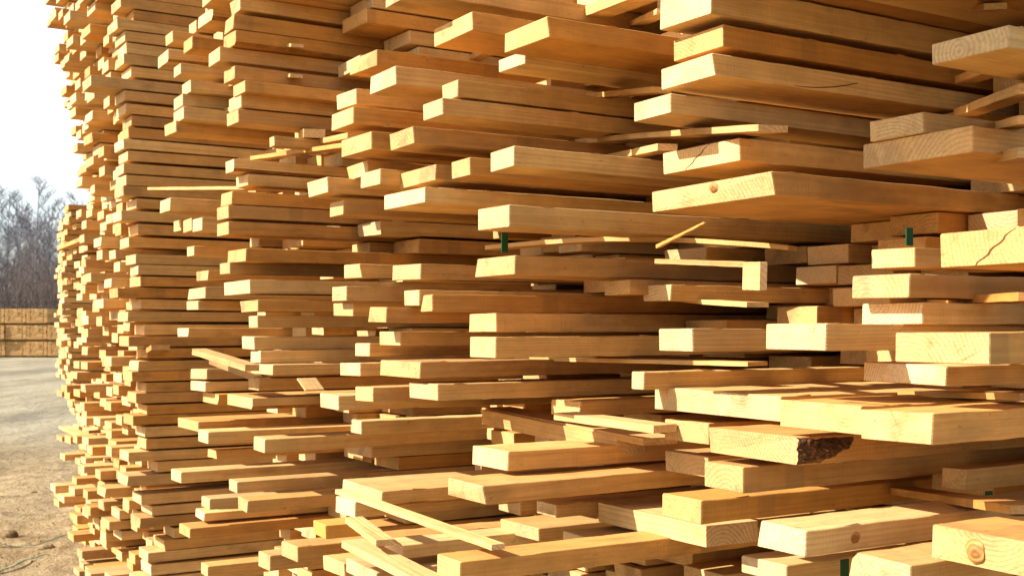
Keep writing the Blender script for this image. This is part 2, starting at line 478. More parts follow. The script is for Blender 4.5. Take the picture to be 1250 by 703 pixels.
# fourth stack: the tall pile at the left, four near columns flush, further ones ragged
def fillD():
    s = 4.0; ci = 0
    while s < 6.5:
        w = rnd.uniform(.085, .15)
        zlo = ZG; zhi = 2.05
        z = zlo
        while z < zhi:
            Yd = s / 1.03
            far = s > 4.6
            lowz = z < -.35
            t = (.033 if not (far and lowz) else rnd.choice((.026, .03, .034))) + rnd.uniform(-.0015, .0015)
            g = rnd.choice((.002, .005, .007, .010)) if not far else rnd.choice((.003, .005, .012, .018 if not lowz else .006))
            jit = (.020 if -.35 < z < .62 else .045) if ci == 0 else (.035 if ci < 3 else (.11 if not lowz else .095))
            p = pD(s, z) + rnd.gauss(0, jit) + (0 if ci < 3 else .02)
            if ci and rnd.random() < .12: p += rnd.uniform(.1, .35)
            p = max(p, pD(s, z) - (.13 if far else .09))
            b = add('D', s + (rnd.uniform(-.01, .01) if ci else 0), w - .005, z, t, p, 3.0, col=ci)
            if far: b['yaw'] = rnd.gauss(0, .006)
            z += t + g + (rnd.uniform(.01, .03) if rnd.random() < .06 else 0)
        s += w + rnd.choice((.0, .01, .03)); ci += 1
fillD()
def fillE():
    s = 7.9; ci = 0
    while s < 10.2:
        w = rnd.uniform(.10, .16); z = ZG
        while z < .76:
            p0 = sp_from_px((83 if z > .6 else 79) + max(0, (-.25 - z) * 50), s)[1]
            add('E', s, w - .005, z, .033, p0 + .02 + rnd.gauss(0, .03), 3.0, col=ci)
            z += .0395
        s += w + .01; ci += 1
fillE()

# ------------------------------------------------------------------ which boards does the place show from here, and how large
def frame_of(b):
    rot = Matrix((V, U, Vector((0, 0, 1)))).transposed().to_4x4()
    return Matrix.Translation(world(b['s'], b['p'], b['z'])) @ rot @ Matrix.Rotation(b['yaw'], 4, 'Z') @ Matrix.Rotation(-b['pitch'], 4, 'Y') @ Matrix.Rotation(b['roll'], 4, 'X')
BOXF = ((0, 3, 2, 1), (4, 5, 6, 7), (0, 1, 5, 4), (1, 2, 6, 5), (2, 3, 7, 6), (3, 0, 4, 7))
def box_verts(L, w, t):
    return [(0, 0, 0), (L, 0, 0), (L, w, 0), (0, w, 0), (0, 0, t), (L, 0, t), (L, w, t), (0, w, t)]
bv, bf = [], []
for b in BOARDS:
    b['M'] = frame_of(b); k = len(bv)
    bv += [b['M'] @ Vector(v) for v in box_verts(b['L'], b['w'], b['t'])]
    bf += [tuple(k + i for i in f) for f in BOXF]
bvh = BVHTree.FromPolygons(bv, bf)
EYEP = Vector((0, 0, EYE))
for b in BOARDS: b['vis'] = 0; b['end'] = 0
for j in range(0, 703, 2):
    for i in range(0, 1250, 2):
        d = Vector(((i + .5 - 625) / FPX, 1, (HOR - j - .5) / FPX))
        h = bvh.ray_cast(EYEP, d)
        if h[2] is not None:
            q = BOARDS[h[2] // 6]; q['vis'] += 1
            if h[2] % 6 == 5: q['end'] += 1
MAXB = 298
order = sorted((b for b in BOARDS if b['vis'] > 0), key=lambda b: -b['vis'])
solo = order[:MAXB]
for b in BOARDS: b['solo'] = False
for b in solo: b['solo'] = True
print('boards', len(BOARDS), 'visible', len(order), 'smallest solo', solo[-1]['vis'])

# ------------------------------------------------------------------ labels by what can be seen
ORD = ['topmost', 'second', 'third', 'fourth', 'fifth', 'sixth', 'seventh', 'eighth', 'ninth', 'tenth', 'eleventh', 'twelfth', 'thirteenth',
       'fourteenth', 'fifteenth', 'sixteenth', 'seventeenth', 'eighteenth', 'nineteenth', 'twentieth']
def ordw(i):
    if i < 20: return ORD[i]
    tens = {2: 'twenty', 3: 'thirty', 4: 'forty', 5: 'fifty', 6: 'sixty', 7: 'seventy', 8: 'eighty'}
    n = i + 1
    if n % 10 == 0: return {2: 'twentieth', 3: 'thirtieth', 4: 'fortieth', 5: 'fiftieth', 6: 'sixtieth', 7: 'seventieth', 8: 'eightieth'}[n // 10]
    return tens[n // 10] + '-' + (['', 'first'] + ORD[1:9])[n % 10]
STN = {'A': 'nearest', 'B': 'second nearest', 'C': 'third nearest', 'D': 'tall far left', 'E': 'farthest'}
cols = {}
for b in solo:
    x, y = px_of(b['M'] @ Vector((0, 0, b['t']))); b['px'] = (x, y)
    if b['o'].get('label'): continue
    st = b['st']
    if st == 'D':
        c = ('D', 0) if b['o']['col'] == 0 else ('D', 1 + min(4, int((b['s'] - 4.1) / .42)))
    elif b['hand']:
        cut = {'A': 1.1, 'B': 1.95, 'C': 2.8}[st]; c = (st, 'n' if b['s'] < cut else 'f')
    else: c = (st, 'r')
    cols.setdefault(c, []).append(b)
for c, L_ in cols.items():
    L_.sort(key=lambda b: (b['px'][1], b['px'][0]))
    st, kk = c
    for i, b in enumerate(L_):
        if st == 'D' and kk == 0: s = 'corner board of the tall left stack, %s counted down' % ordw(i)
        elif st == 'D': s = '%s board down among those %s the tall left stack corner' % (ordw(i), ['just left of', 'a little left of', 'midway between left outline and', 'well left of', 'at the outline far left of'][kk - 1])
        elif st == 'E': s = '%s board down of the small farthest stack beside the trees' % ordw(i)
        elif kk == 'n': s = '%s jutting board end down the right hand side of the %s stack' % (ordw(i), STN[st])
        elif kk == 'f': s = '%s jutting board end down the left hand side of the %s stack' % (ordw(i), STN[st])
        else: s = '%s recessed board edge showing deep in the %s stack' % (ordw(i), STN[st])
        b['lab'] = s

# ------------------------------------------------------------------ board meshes
def board_mesh(b, detail):
    w, t, L = b['w'], b['t'], b['L']; rr = random.Random(int(b['rv'] * 1e9))
    c = rr.uniform(.0005, .0012)
    wane = b['o'].get('wane') or (rr.random() < .10)
    wk = rr.choice((0, 1, 2, 3)); ws = rr.uniform(.004, .012); wl = rr.uniform(.3, 1.2)
    if detail:
        xs = [0, .002, .014] + [.03 * i for i in range(1, 44)] + [1.5, 1.9, 2.4, 3.2]
        xs = [x for x in xs if x < L - .03] + [L]
    else:
        xs = [x for x in (0, .003, .15, .4, .8, 1.3, 2.0) if x < L - .03] + [L]
    skew = rr.gauss(0, .02); tilt = rr.gauss(0, .03)
    bow = rr.gauss(0, .0035); crook = rr.gauss(0, .0035)
    chip = (rr.randrange(4), rr.uniform(.002, .006)) if rr.random() < .2 else (-1, 0)
    so = rr.uniform(0, 100); amp = .0011 if detail else .0005
    vs_, fs, mi = [], [], []
    corners = ((0, 0), (w, 0), (w, t), (0, t))
    for x in xs:
        f = min(1, x / .002) if x < .002 else 1
        for ci, (cy, cz) in enumerate(corners):
            cc = c
            if x < .001: cc = c * 1.7
            if wane and ci == wk: cc = c + ws * max(0, 1 - (x / wl)) ** .6 * (.8 + .5 * mnoise.noise((x * 9, so, 1)))
            if detail: cc *= 1 + .5 * mnoise.noise((x * 40, ci * 3 + so, 0))
            inY = 1 if cy == 0 else -1; inZ = 1 if cz == 0 else -1
            ins = .0008 if x < .001 else 0
            pa = (cy + inY * ins, cz + inZ * cc); pb = (cy + inY * cc, cz + inZ * ins)
            pts = (pa, pb) if ci in (0, 2) else (pb, pa)
            for (y, z) in pts:
                ny = amp * mnoise.noise((x * 22, y * 30 + so, z * 30)); nz = amp * mnoise.noise((x * 22, y * 30 + so + 9, z * 30))
                xx = x + (skew * (y - w / 2) + tilt * (z - t / 2)) * (1 if x < .1 else 0)
                if ci == chip[0] and x < .003: xx += chip[1]
                vs_.append((xx, y + ny + crook * x * x, z + nz + bow * x * x * .5))
    n = 8
    nring = len(xs) * n
    for i in range(len(xs) - 1):
        for j in range(n):
            a = i * n + j; a2 = i * n + (j + 1) % n
            fs.append((a, a2, a2 + n, a + n))
            mi.append(2 if (wane and j == wk * 2) else (1 if i == 0 else 0))
    fs.append(tuple(reversed(range(n)))); mi.append(1)
    k = (len(xs) - 1) * n
    fs.append(tuple(k + j for j in range(n))); mi.append(1)
    fs = [tuple(reversed(f)) for f in fs]
    if detail:
        # raised splinters along the sawn arrises
        for _ in range(9 if len(xs) > 12 else 0):
            i = rr.randrange(2, min(len(xs) - 2, 42)); j = rr.choice((0, 5, 6, 7)) if rr.random() < .8 else rr.randrange(8)
            a = vs_[i * n + j]; q = vs_[(i + 1) * n + j]; f = rr.uniform(-.1, .9)
            vs_.append((a[0] + (q[0] - a[0]) * f, a[1] - rr.uniform(.0006, .002), a[2] + (1 if a[2] > t / 2 else -1) * rr.uniform(.0004, .0022)))
            fs.append((i * n + j, (i + 1) * n + j, len(vs_) - 1)); mi.append(1)
    y0, z0 = w * rr.uniform(-.1, 1.1), rr.choice((-1, 1)) * rr.uniform(.0, .07)
    gc = [(v[0] + b['rv'] * 37, v[1] - y0, v[2] - z0) for v in vs_]
    # checks (drying splits) cut into the end: thin dark wedges are real slots
    return vs_, fs, mi, gc
def flipcheck(vs_, fs):
    return fs

for b in solo:
    det = b['hand'] and b['st'] in 'AB'
    vs_, fs, mi, gc = board_mesh(b, det)
    name = 'board'
    mats = [M_SIDE, M_END, M_WANE]
    if b['o'].get('yellow'): mats = [M_YEL, M_YEL, M_YEL]
    o = mesh_obj(name, vs_, fs, mats, mi, None, gc, b['rv'])
    o.matrix_world = b['M']
    tag(o, b['o'].get('label') or b['lab'], 'board', 'sawn boards piled in the stacks')
    b['obj'] = o
# everything past the three hundred that show largest
vs_, fs, mi, gc, rvs = [], [], [], [], []
for b in BOARDS:
    if b['solo']: continue
    k = len(vs_); rr = random.Random(int(b['rv'] * 1e9)); y0, z0 = b['w'] * rr.random(), rr.uniform(-.06, .06)
    for v in box_verts(b['L'], b['w'], b['t']):
        vs_.append(tuple(b['M'] @ Vector(v))); gc.append((v[0] + b['rv'] * 37, v[1] - y0, v[2] - z0)); rvs.append(b['rv'])
    fs += [tuple(k + i for i in f) for f in BOXF]; mi += [0, 0, 0, 1, 0, 1]
o = mesh_obj('packed_boards', vs_, fs, [M_SIDE, M_END], mi, None, gc, rvs)
tag(o, 'mass of smaller and deeper boards packed between the jutting ones', 'boards', None, 'stuff')
mi_dbg = None

# ------------------------------------------------------------------ bark, knots, cracks as parts of their boards
def lump(name, parent, mat, c, size, seed, seg=20):
    vs_, fs = [], []
    for i in range(seg // 2 + 1):
        th = math.pi * i / (seg // 2)
        for j in range(seg):
            ph = 2 * math.pi * j / seg
            d = Vector((math.sin(th) * math.cos(ph), math.sin(th) * math.sin(ph), math.cos(th)))
            k = 1 + .16 * mnoise.noise(d * 2.3 + Vector((seed, 0, 0))) + .18 * mnoise.noise(d * 7 + Vector((seed, 3, 0)))
            vs_.append((c[0] + d.x * size[0] * k, c[1] + d.y * size[1] * k, c[2] + d.z * size[2] * min(k, 1.05)))
    for i in range(seg // 2):
        for j in range(seg):
            a = i * seg + j; a2 = i * seg + (j + 1) % seg
            fs.append((a, a + seg, a2 + seg, a2))
    return mesh_obj(name, vs_, fs, [mat], None, parent, smooth=True)
def disc(name, parent, mat, M, rx, ry, h=.0012, seg=28):
    vs_ = [(0, 0, h)]; fs = []
    for q, hh in ((.6, h * .8), (1, -.0008)):
        for j in range(seg):
            a = 2 * math.pi * j / seg; k = 1 + .08 * math.sin(2 * a + 1) + .05 * math.sin(5 * a)
            vs_.append((math.cos(a) * rx * q * k, math.sin(a) * ry * q * k, hh))
    for j in range(seg):
        fs.append((0, 1 + j, 1 + (j + 1) % seg)); a = 1 + j; a2 = 1 + (j + 1) % seg
        fs.append((a, a + seg, a2 + seg, a2))
    o = mesh_obj(name, vs_, fs, [mat], None, parent, smooth=True)
    o.matrix_local = M
    return o
for b in solo:
    o = b.get('obj'); q = b['o']
    if not q: continue
    t, w = b['t'], b['w']
    if q.get('bark'):
        nx_, nz_ = 56, 18; v2, f2 = [], []
        for i_ in range(nx_ + 1):
            fx = i_ / nx_; x_ = -.004 + .106 * fx
            top_ = t * (1.0 - .10 * fx); bot_ = t * (.02 + .80 * max(0, fx - .35) ** 1.6 / .65 ** 1.6) + t * .10 * mnoise.noise((fx * 9, 4, 2))
            for j_ in range(nz_ + 1):
                fz = j_ / nz_; z_ = bot_ + (top_ - bot_) * fz
                e_ = min(1, 5 * min(fx + .08, 1 - fx), 6 * min(fz, 1 - fz) + .02)
                r_ = .5 + .6 * mnoise.noise((x_ * 60, z_ * 90, 1)) + .5 * mnoise.noise((x_ * 170, z_ * 200, 5)) + .3 * mnoise.noise((x_ * 420, z_ * 420, 7))
                v2.append((x_ + .004 * mnoise.noise((fz * 6, fx * 3, 11)), .0012 - e_ * (.0028 + .0085 * max(0, r_)), z_))
        for i_ in range(nx_):
            for j_ in range(nz_):
                a_ = i_ * (nz_ + 1) + j_; f2.append((a_, a_ + nz_ + 1, a_ + nz_ + 2, a_ + 1))
        bk = mesh_obj('bark', v2, f2, [M_BARK], None, o)
        tag(bk, 'rough dark bark patch with pale torn spots')
    def groove(pts, wd, label):
        vs2, fs2 = [], []
        for i, (P_, N_, S_) in enumerate(pts):
            k_ = wd * (math.sin(math.pi * (i + .5) / len(pts)) ** .6)
            for d_, h_ in ((-1, -.002), (-1, .0005), (1, .0005), (1, -.002)): vs2.append(tuple(Vector(P_) + Vector(S_) * d_ * k_ + Vector(N_) * h_))
        for i in range(len(pts) - 1):
            for j in range(3): a_ = i * 4 + j; fs2.append((a_, a_ + 4, a_ + 5, a_ + 1))
        g_ = mesh_obj('crack', vs2, fs2, [M_CRACK], None, o); tag(g_, label)
    if q.get('crack'):
        groove([((.17 + .012 * i, 0, t * (.06 + .80 * (i / 14) ** 2)), (0, -1, 0), (-.5, 0, .86)) for i in range(15)], .0011, 'dark curved drying crack')
    if q.get('crack_end'):
        groove([((0, w * (.70 - .32 * i / 10) + .002 * math.sin(i * 1.7), t * (.02 + .96 * i / 10)), (-1, 0, 0), (0, .8, .3)) for i in range(11)], .0014, 'dark split running across the end')
    if 'knot' in q:
        x, z = q['knot']
        disc('knot', o, M_KNOT, Matrix.Translation((.075 + x * .02, 0, t * z)) @ Matrix.Rotation(R(90), 4, 'X'), .0085, .0085)
    if 'knot_end' in q:
        y, z = q['knot_end']
        disc('knot', o, M_KNOT, Matrix.Translation((-.002 + 0, w * y, t * (z if z < .7 else .72))) @ Matrix.Rotation(R(-90), 4, 'Y'), t * .36 if z < .7 else t * .22, .012 if z < .7 else .011, .0022)

# ------------------------------------------------------------------ laths and loose strips between the boards
def stick(xa, ya, sa, xb, yb, sb, w, t, label, name='lath', cat='lath', group='laths and loose strips between the boards', bend=0.0, taper=1.0, roll=0.):
    Ya, pa = sp_from_px(xa, sa); Yb, pb = sp_from_px(xb, sb)
    A = world(sa, pa, (HOR - ya) * Ya / FPX); B = world(sb, pb, (HOR - yb) * Yb / FPX)
    d = (B - A); L = d.length; X = d.normalized(); Yv = Vector((0, 0, 1)).cross(X).normalized(); Z = X.cross(Yv)
    Mx = Matrix.Translation(A) @ Matrix((X, Yv, Z)).transposed().to_4x4() @ Matrix.Rotation(roll, 4, 'X')
    n = 14; vs_, fs, mi, gc = [], [], [], []; rr = random.Random(int(xa * 7 + ya)); rv = rr.random() * .6
    for i in range(n + 1):
        f = i / n; x = L * f; k = 1 - (1 - taper) * f; bz = bend * math.sin(math.pi * f)
        for (y, z) in ((-w / 2, -t / 2), (w / 2, -t / 2), (w / 2, t / 2), (-w / 2, t / 2)):
            v = (x, y * k + rr.uniform(-1, 1) * .0004, z * k + bz + rr.uniform(-1, 1) * .0003); vs_.append(v); gc.append((v[0] + rv * 37, v[1] + .02, v[2] + .03))
    for i in range(n):
        for j in range(4):
            a = i * 4 + j; a2 = i * 4 + (j + 1) % 4; fs.append((a, a + 4, a2 + 4, a2)); mi.append(0)
    fs.append((0, 1, 2, 3)); mi.append(1); k = n * 4; fs.append((k + 3, k + 2, k + 1, k)); mi.append(1)
    fs = [tuple(reversed(f)) for f in fs]
    o = mesh_obj(name, vs_, fs, [M_SIDE, M_END], mi, None, gc, rv); o.matrix_world = Mx
    tag(o, label, cat, group)
    return o
ST = [
 (330,60,3.0, 363,56,2.66,.03,.008,'small chip of lath between the upper boards of the third stack',0,1),
 (332,97,3.0, 362,93,2.66,.03,.008,'small chip of lath a little lower in the third stack',0,1),
 (330,36,3.2, 450,22,2.64,.03,.004,'thin pale strip high up between boards of the third stack',0,1),
 (372,167,2.9, 384,163,2.60,.05,.020,'small square lath end under the upper boards, third stack',0,1),
 (715,174,2.05, 944,157,1.30,.05,.010,'thin lath with cut end poking out above the split board, upper right',.002,1),
 (690,30,2.30, 785,-6,1.75,.055,.020,'lath sloping up out of the photo at the top, beside the wide board',0,1),
 (772,32,2.1, 812,14,1.7,.03,.010,'short lath scrap right of the sloping lath at the top',0,1),
 (575,73,2.6, 640,44,2.15,.03,.012,'narrow lath left of the wide board, upper centre',0,1),
 (705,106,2.2, 770,95,1.9,.035,.012,'pale lath end under the wide board with grain lines',0,1),
 (725,118,2.0, 808,110,1.62,.035,.010,'lower pale lath beside the shaded board, upper centre',0,1),
 (750,193,1.9, 815,180,1.58,.035,.012,'lath sticking out left of the split board',0,1),
 (600,303,2.02, 968,303,1.46,.045,.008,'long thin arched strip crossing the middle of the photo',.016,1),
 (803,301,1.12, 860,272,1.00,.005,.004,'small torn splinter hanging below the widest board',0,.4),
 (810,319,1.45, 920,323,1.16,.03,.007,'thin strip lying on the stained board, right of centre',0,1),
 (330,187,3.1, 432,166,2.42,.03,.012,'upper of two thin laths between third and second stack',.0,1),
 (296,196,3.1, 425,178,2.45,.03,.010,'lower of two thin laths between third and second stack',.0,1),
 (232,126,3.7, 300,100,2.95,.045,.014,'slanting lath propped at the corner of the third stack',0,1),
 (243,143,3.6, 292,133,2.95,.03,.010,'short slanting lath below the propped one, third stack',0,1),
 (189,231,3.95, 326,230,3.05,.05,.009,'gleaming white strip across the gap before the third stack',0,1),
 (80,302,6.1, 114,289,5.2,.05,.018,'pale sloping lath on the outline of the tall left stack',0,1),
 (105,396,5.4, 128,387,4.7,.05,.02,'pale twisted strip end in the middle of the tall left stack',0,.5),
 (168,441,4.3, 196,424,3.9,.06,.016,'short sunlit strip leaning against the tall left stack corner',0,1),
 (243,429,2.75, 308,449,2.50,.035,.014,'sunlit lath lying slanted beside the third stack, left of centre',0,1),
 (262,441,2.85, 318,462,2.6,.03,.012,'second slanted lath just under the sunlit one',0,1),
 (374,462,2.48, 384,476,2.44,.045,.004,'small white chip hanging on the third stack',0,1),
 (78,521,6.3, 108,534,5.5,.05,.014,'bright strip slanting across the lower left outline of the stack',0,1),
 (108,524,5.4, 195,514,4.2,.05,.012,'long bright strip lying level low on the tall left stack',0,1),
 (605,500,2.16, 806,538,1.56,.07,.012,'upper grey lath running down to the right below centre',0,1),
 (604,508,2.12, 770,542,1.64,.06,.030,'thick shaded batten beneath the grey lath below centre',0,1),
 (690,507,1.70, 812,523,1.45,.05,.012,'grey lath in the dark gap right of the small square end',0,1),
 (416,599,1.98, 608,667,1.44,.022,.008,'long sunlit lath running diagonally over the lower boards',0,1),
 (432,634,1.90, 470,662,1.72,.03,.010,'bright flat lath above the lower diagonal, bottom left',0,1),
 (432,662,1.84, 530,712,1.55,.045,.012,'lower diagonal sunlit lath at the bottom edge',0,1),
 (760,622,1.64, 894,651,1.35,.10,.032,'dark square batten under the ragged ended board',0,1),
 (1092,597,1.30, 1262,622,.82,.05,.010,'shaded lath sloping down to the right edge, lower right',0,1),
 (1180,97,1.25, 1262,68,.86,.035,.012,'lath under the highest jutting end at the right edge',0,1),
 (1178,138,1.25, 1262,108,.86,.035,.012,'lath above the wide orange board at the right edge',0,1),
 (1200,160,1.15, 1262,146,.86,.035,.010,'pale lath tip touching the right edge, upper right',0,1),
 (1180,205,1.15, 1262,186,.86,.035,.012,'lath below the wide orange board at the right edge',0,1),
 (1160,20,1.5, 1215,8,1.2,.035,.010,'small lath between the top boards, upper right corner',0,1),
 (1150,367,1.15, 1262,362,.86,.035,.010,'level lath between two shaded ends at the right edge',0,1),
 (1110,480,1.15, 1262,484,.86,.035,.008,'thin lath with lit tip above the nearest stepped end',0,1),
 (640,437,2.0, 925,444,1.42,.05,.007,'thin lath between boards a little below eye level',0,1),
 (760,352,1.9, 925,372,1.40,.04,.008,'curved shaded strip in the dark slot right of centre',-.006,1),
]
for a in ST: stick(*a[:9], bend=a[9], taper=a[10])
# upright stub of a lath end
stick(911,337,1.16, 932,337,1.115,.010,.036,'short upright block end standing out from the stained board, right of centre')

# ------------------------------------------------------------------ green strapping
def ribbon(name, pts, w, t, mat, label, cat, group=None, up=False):
    vs_, fs = [], []
    for i, P in enumerate(pts):
        d = (pts[min(i + 1, len(pts) - 1)] - pts[max(i - 1, 0)]).normalized()
        side = (Vector((0, 0, 1)).cross(d).normalized() if not up else V.copy())
        nn = d.cross(side).normalized()
        for a, b in ((-1, -1), (1, -1), (1, 1), (-1, 1)): vs_.append(tuple(P + side * w / 2 * a + nn * t / 2 * b))
    for i in range(len(pts) - 1):
        for j in range(4):
            a = i * 4 + j; a2 = i * 4 + (j + 1) % 4; fs.append((a, a2, a2 + 4, a + 4))
    fs += [(3, 2, 1, 0), tuple(len(vs_) - 4 + j for j in range(4))]
    o = mesh_obj(name, vs_, fs, [mat], None, None); tag(o, label, cat, group); return o
for x, y0, y1, s, lab in ((616, 284, 308, 1.80, 'green strap showing in the dark gap left of centre'),
                          (1110, 278, 300, 1.085, 'green strap above the rounded waney board end on the right'),
                          (1031, 682, 703, 1.0, 'green strap at the bottom edge beside the knotted board'),
                          (1207, 599, 604, 1.0, 'bit of green strap under the shaded lath, lower right')):
    Yd, p = sp_from_px(x, s)
    ribbon('strap', [world(s, p, (HOR - y) * Yd / FPX) for y in (y1, (y0 + y1) / 2, y0)], .013, .002, M_STRAP, lab, 'strap', 'green straps round the stacks', True)

# ------------------------------------------------------------------ the yard
def gh(x, y):
    if y > 60: return 0.0
    r = math.hypot(x, y); k = max(0, min(1, (17 - y) / 5)) if y < 17 else 0.0
    rough = .055 * mnoise.noise((x * .8, y * .8, 0)) + .035 * mnoise.noise((x * 2.4, y * 2.4, 3)) + .020 * mnoise.noise((x * 7, y * 7, 5))
    rut = -.035 * math.exp(-((x + .22 * y + 1.6) / .22) ** 2) - .03 * math.exp(-((x + .22 * y + 2.7) / .22) ** 2)
    flat = .008 * mnoise.noise((x * .4, y * .4, 8))
    return rough * k + rut * k + flat - .02
xs = [-900, -400, -200, -100, -60, -40, -30, -24] + [-20 + .16 * i for i in range(113)] + [0, 4, 10, 20, 40, 80, 200, 500, 900]
ys = [-600, -200, -60, -20, -6, 0, 3] + [4.5 + .14 * i for i in range(110)] + [20.5 + 1.2 * i for i in range(30)] + [70, 90, 120, 160, 220, 400, 900, 1800]
vs_ = [(x, y, gh(x, y)) for y in ys for x in xs]; nx = len(xs)
fs = [(j * nx + i, j * nx + i + 1, (j + 1) * nx + i + 1, (j + 1) * nx + i) for j in range(len(ys) - 1) for i in range(nx - 1)]
def ground_material():
    k = NB('sandy_yard'); geo = k.n('NewGeometry'); P = geo.outputs['Position']
    sp = k.n('SeparateXYZ'); k.link(P, sp.inputs[0])
    n1 = k.noise(P, .9, 6, .6); n2 = k.noise(P, 7, 6, .65); n3 = k.noise(P, 60, 4, .6)
    sand = k.mix(k.rng(n1, .35, .65), lin('a8946c'), lin('8a7550'))
    sand = k.mix(k.rng(n2, .45, .7, 0, .5), sand, lin('c4ad8a'))
    sand = k.mix(k.rng(n3, .50, .66, 0, .6), sand, lin('5f4930'))
    sand = k.mix(k.rng(k.noise(P, 2.6, 5, .7), .52, .62, 0, .75), sand, lin('77603f'))
    hard = k.mix(k.rng(n2, .4, .7, 0, .5), lin('a1967a'), lin('8c826a'))
    edge = k.math('ADD', sp.outputs[1], k.math('MULTIPLY', k.math('SUBTRACT', n1, .5), 3.0))
    far = k.rng(edge, 13.0, 18.0, 0, 1, True)
    str_ = k.noise(k.vmul(P, (.5, .11, 1)), 1, 5, .65)
    hard = k.mix(k.rng(str_, .42, .60, 0, .75), hard, lin('6c6452'))
    hard = k.mix(k.rng(k.noise(k.vmul(P, (2.2, .7, 1)), 1, 6, .7), .52, .66, 0, .5), hard, lin('b0a588'))
    sand = k.mix(k.rng(str_, .48, .60, 0, .5), sand, lin('7e6d50'))
    c = k.mix(far, sand, hard)
    trk = k.n('TexWave'); trk.wave_type = 'BANDS'; trk.bands_direction = 'Y'
    k.link(P, trk.inputs['Vector']); trk.inputs['Scale'].default_value = 1.6; trk.inputs['Distortion'].default_value = 3; trk.inputs['Detail'].default_value = 3
    k.link(c, k.b.inputs['Base Color']); k.b.inputs['Roughness'].default_value = .95
    b1 = k.bump(k.noise(P, 2.6, 6, .7), .9, .12); b1 = k.bump(n2, .9, .07, b1); b1 = k.bump(n3, .7, .012, b1)
    k.link(b1, k.b.inputs['Normal'])
    return k.m
M_GROUND = ground_material()
g = mesh_obj('ground', vs_, fs, [M_GROUND], None, smooth=True); g['kind'] = 'structure'

# bearers under the stacks
for st, s0, s1, p0 in (('nearest', .84, 1.58, 1.3), ('second nearest', 1.62, 2.44, 1.1), ('third nearest', 2.56, 3.36, 1.0), ('tall far left', 4.0, 6.5, 1.15), ('farthest', 7.9, 10.2, 1.6)):
    for i, dp in enumerate((.25, 1.3, 2.3)):
        bb = box_verts(s1 - s0 + .06, .1, ZG + EYE + .02)
        Mx = Matrix.Translation(world(s0 - .03, p0 + dp, -EYE - .022)) @ Matrix((U, -V, Vector((0, 0, 1)))).transposed().to_4x4()
        pass

# loose strapping and clods lying on the sand
rg = random.Random(5)
def gpt(x, y, dz=.006): return Vector((x, y, gh(x, y) + dz))
def from_px(x, y):
    Yd = EYE * FPX / (y - HOR); return (x - 625) / FPX * Yd, Yd
def strap_line(x0, y0, x1, y1, label, sag):
    a = from_px(x0, y0); b = from_px(x1, y1); pts = []
    for i in range(26):
        f = i / 25; X_ = a[0] + (b[0] - a[0]) * f; Y_ = a[1] + (b[1] - a[1]) * f + sag * math.sin(math.pi * f * 2)
        pts.append(gpt(X_, Y_, .012 + .012 * abs(math.sin(f * 9))))
    ribbon('strap', pts, .015, .003, M_STRAP, label, 'strap', 'green straps discarded on the sand')
strap_line(-40, 668, 92, 652, 'upper green strap lying loosely on the sand, bottom left', .12)
strap_line(-30, 690, 60, 672, 'lower green strap lying loosely on the sand, bottom left', -.1)
def clod(x, y, r, i, label):
    P = gpt(*from_px(x, y), 0)
    vs2, fs2 = [], []; seg = 10
    for a in range(7):
        th = math.pi * a / 6
        for j in range(seg):
            ph = 2 * math.pi * j / seg; d = Vector((math.sin(th) * math.cos(ph), math.sin(th) * math.sin(ph), math.cos(th)))
            k = r * (1 + .5 * mnoise.noise(d * 1.7 + Vector((i * 3.3, 0, 0)))); vs2.append(tuple(Vector((d.x * k * 1.3, d.y * k, d.z * k * .6 + r * .2))))
    for a in range(6):
        for j in range(seg): q = a * seg + j; q2 = a * seg + (j + 1) % seg; fs2.append((q, q + seg, q2 + seg, q2))
    o = mesh_obj('stone', vs2, fs2, [M_GROUND], None, smooth=True); o.location = P; tag(o, label, 'stone', 'small stones on the sand')
clod(12, 648, .05, 1, 'dark stone at the left edge beside the green straps')
clod(58, 664, .045, 2, 'stone between the green straps and the stack')
clod(40, 600, .03, 3, 'small stone on the sand halfway down, lower left')
# pebbles: nobody could count them
vs2, fs2 = [], []
for i in range(700):
    y = rg.uniform(4.6, 16); x = -y * rg.uniform(.33, .62); r = rg.uniform(.004, .014) ; P = gpt(x, y, 0); k = len(vs2)
    for d in ((1, 0, 0), (0, 1, 0), (-1, 0, 0), (0, -1, 0), (0, 0, .8), (0, 0, -.5)):
        vs2.append((P.x + d[0] * r * rg.uniform(.6, 1.3), P.y + d[1] * r * rg.uniform(.6, 1.3), P.z + d[2] * r))
    for a, b_ in ((0, 1), (1, 2), (2, 3), (3, 0)): fs2 += [(k + a, k + b_, k + 4), (k + b_, k + a, k + 5)]
o = mesh_obj('pebbles', vs2, fs2, [M_GROUND]); tag(o, 'scattered pebbles and sand crumbs over the yard', 'pebbles', None, 'stuff')

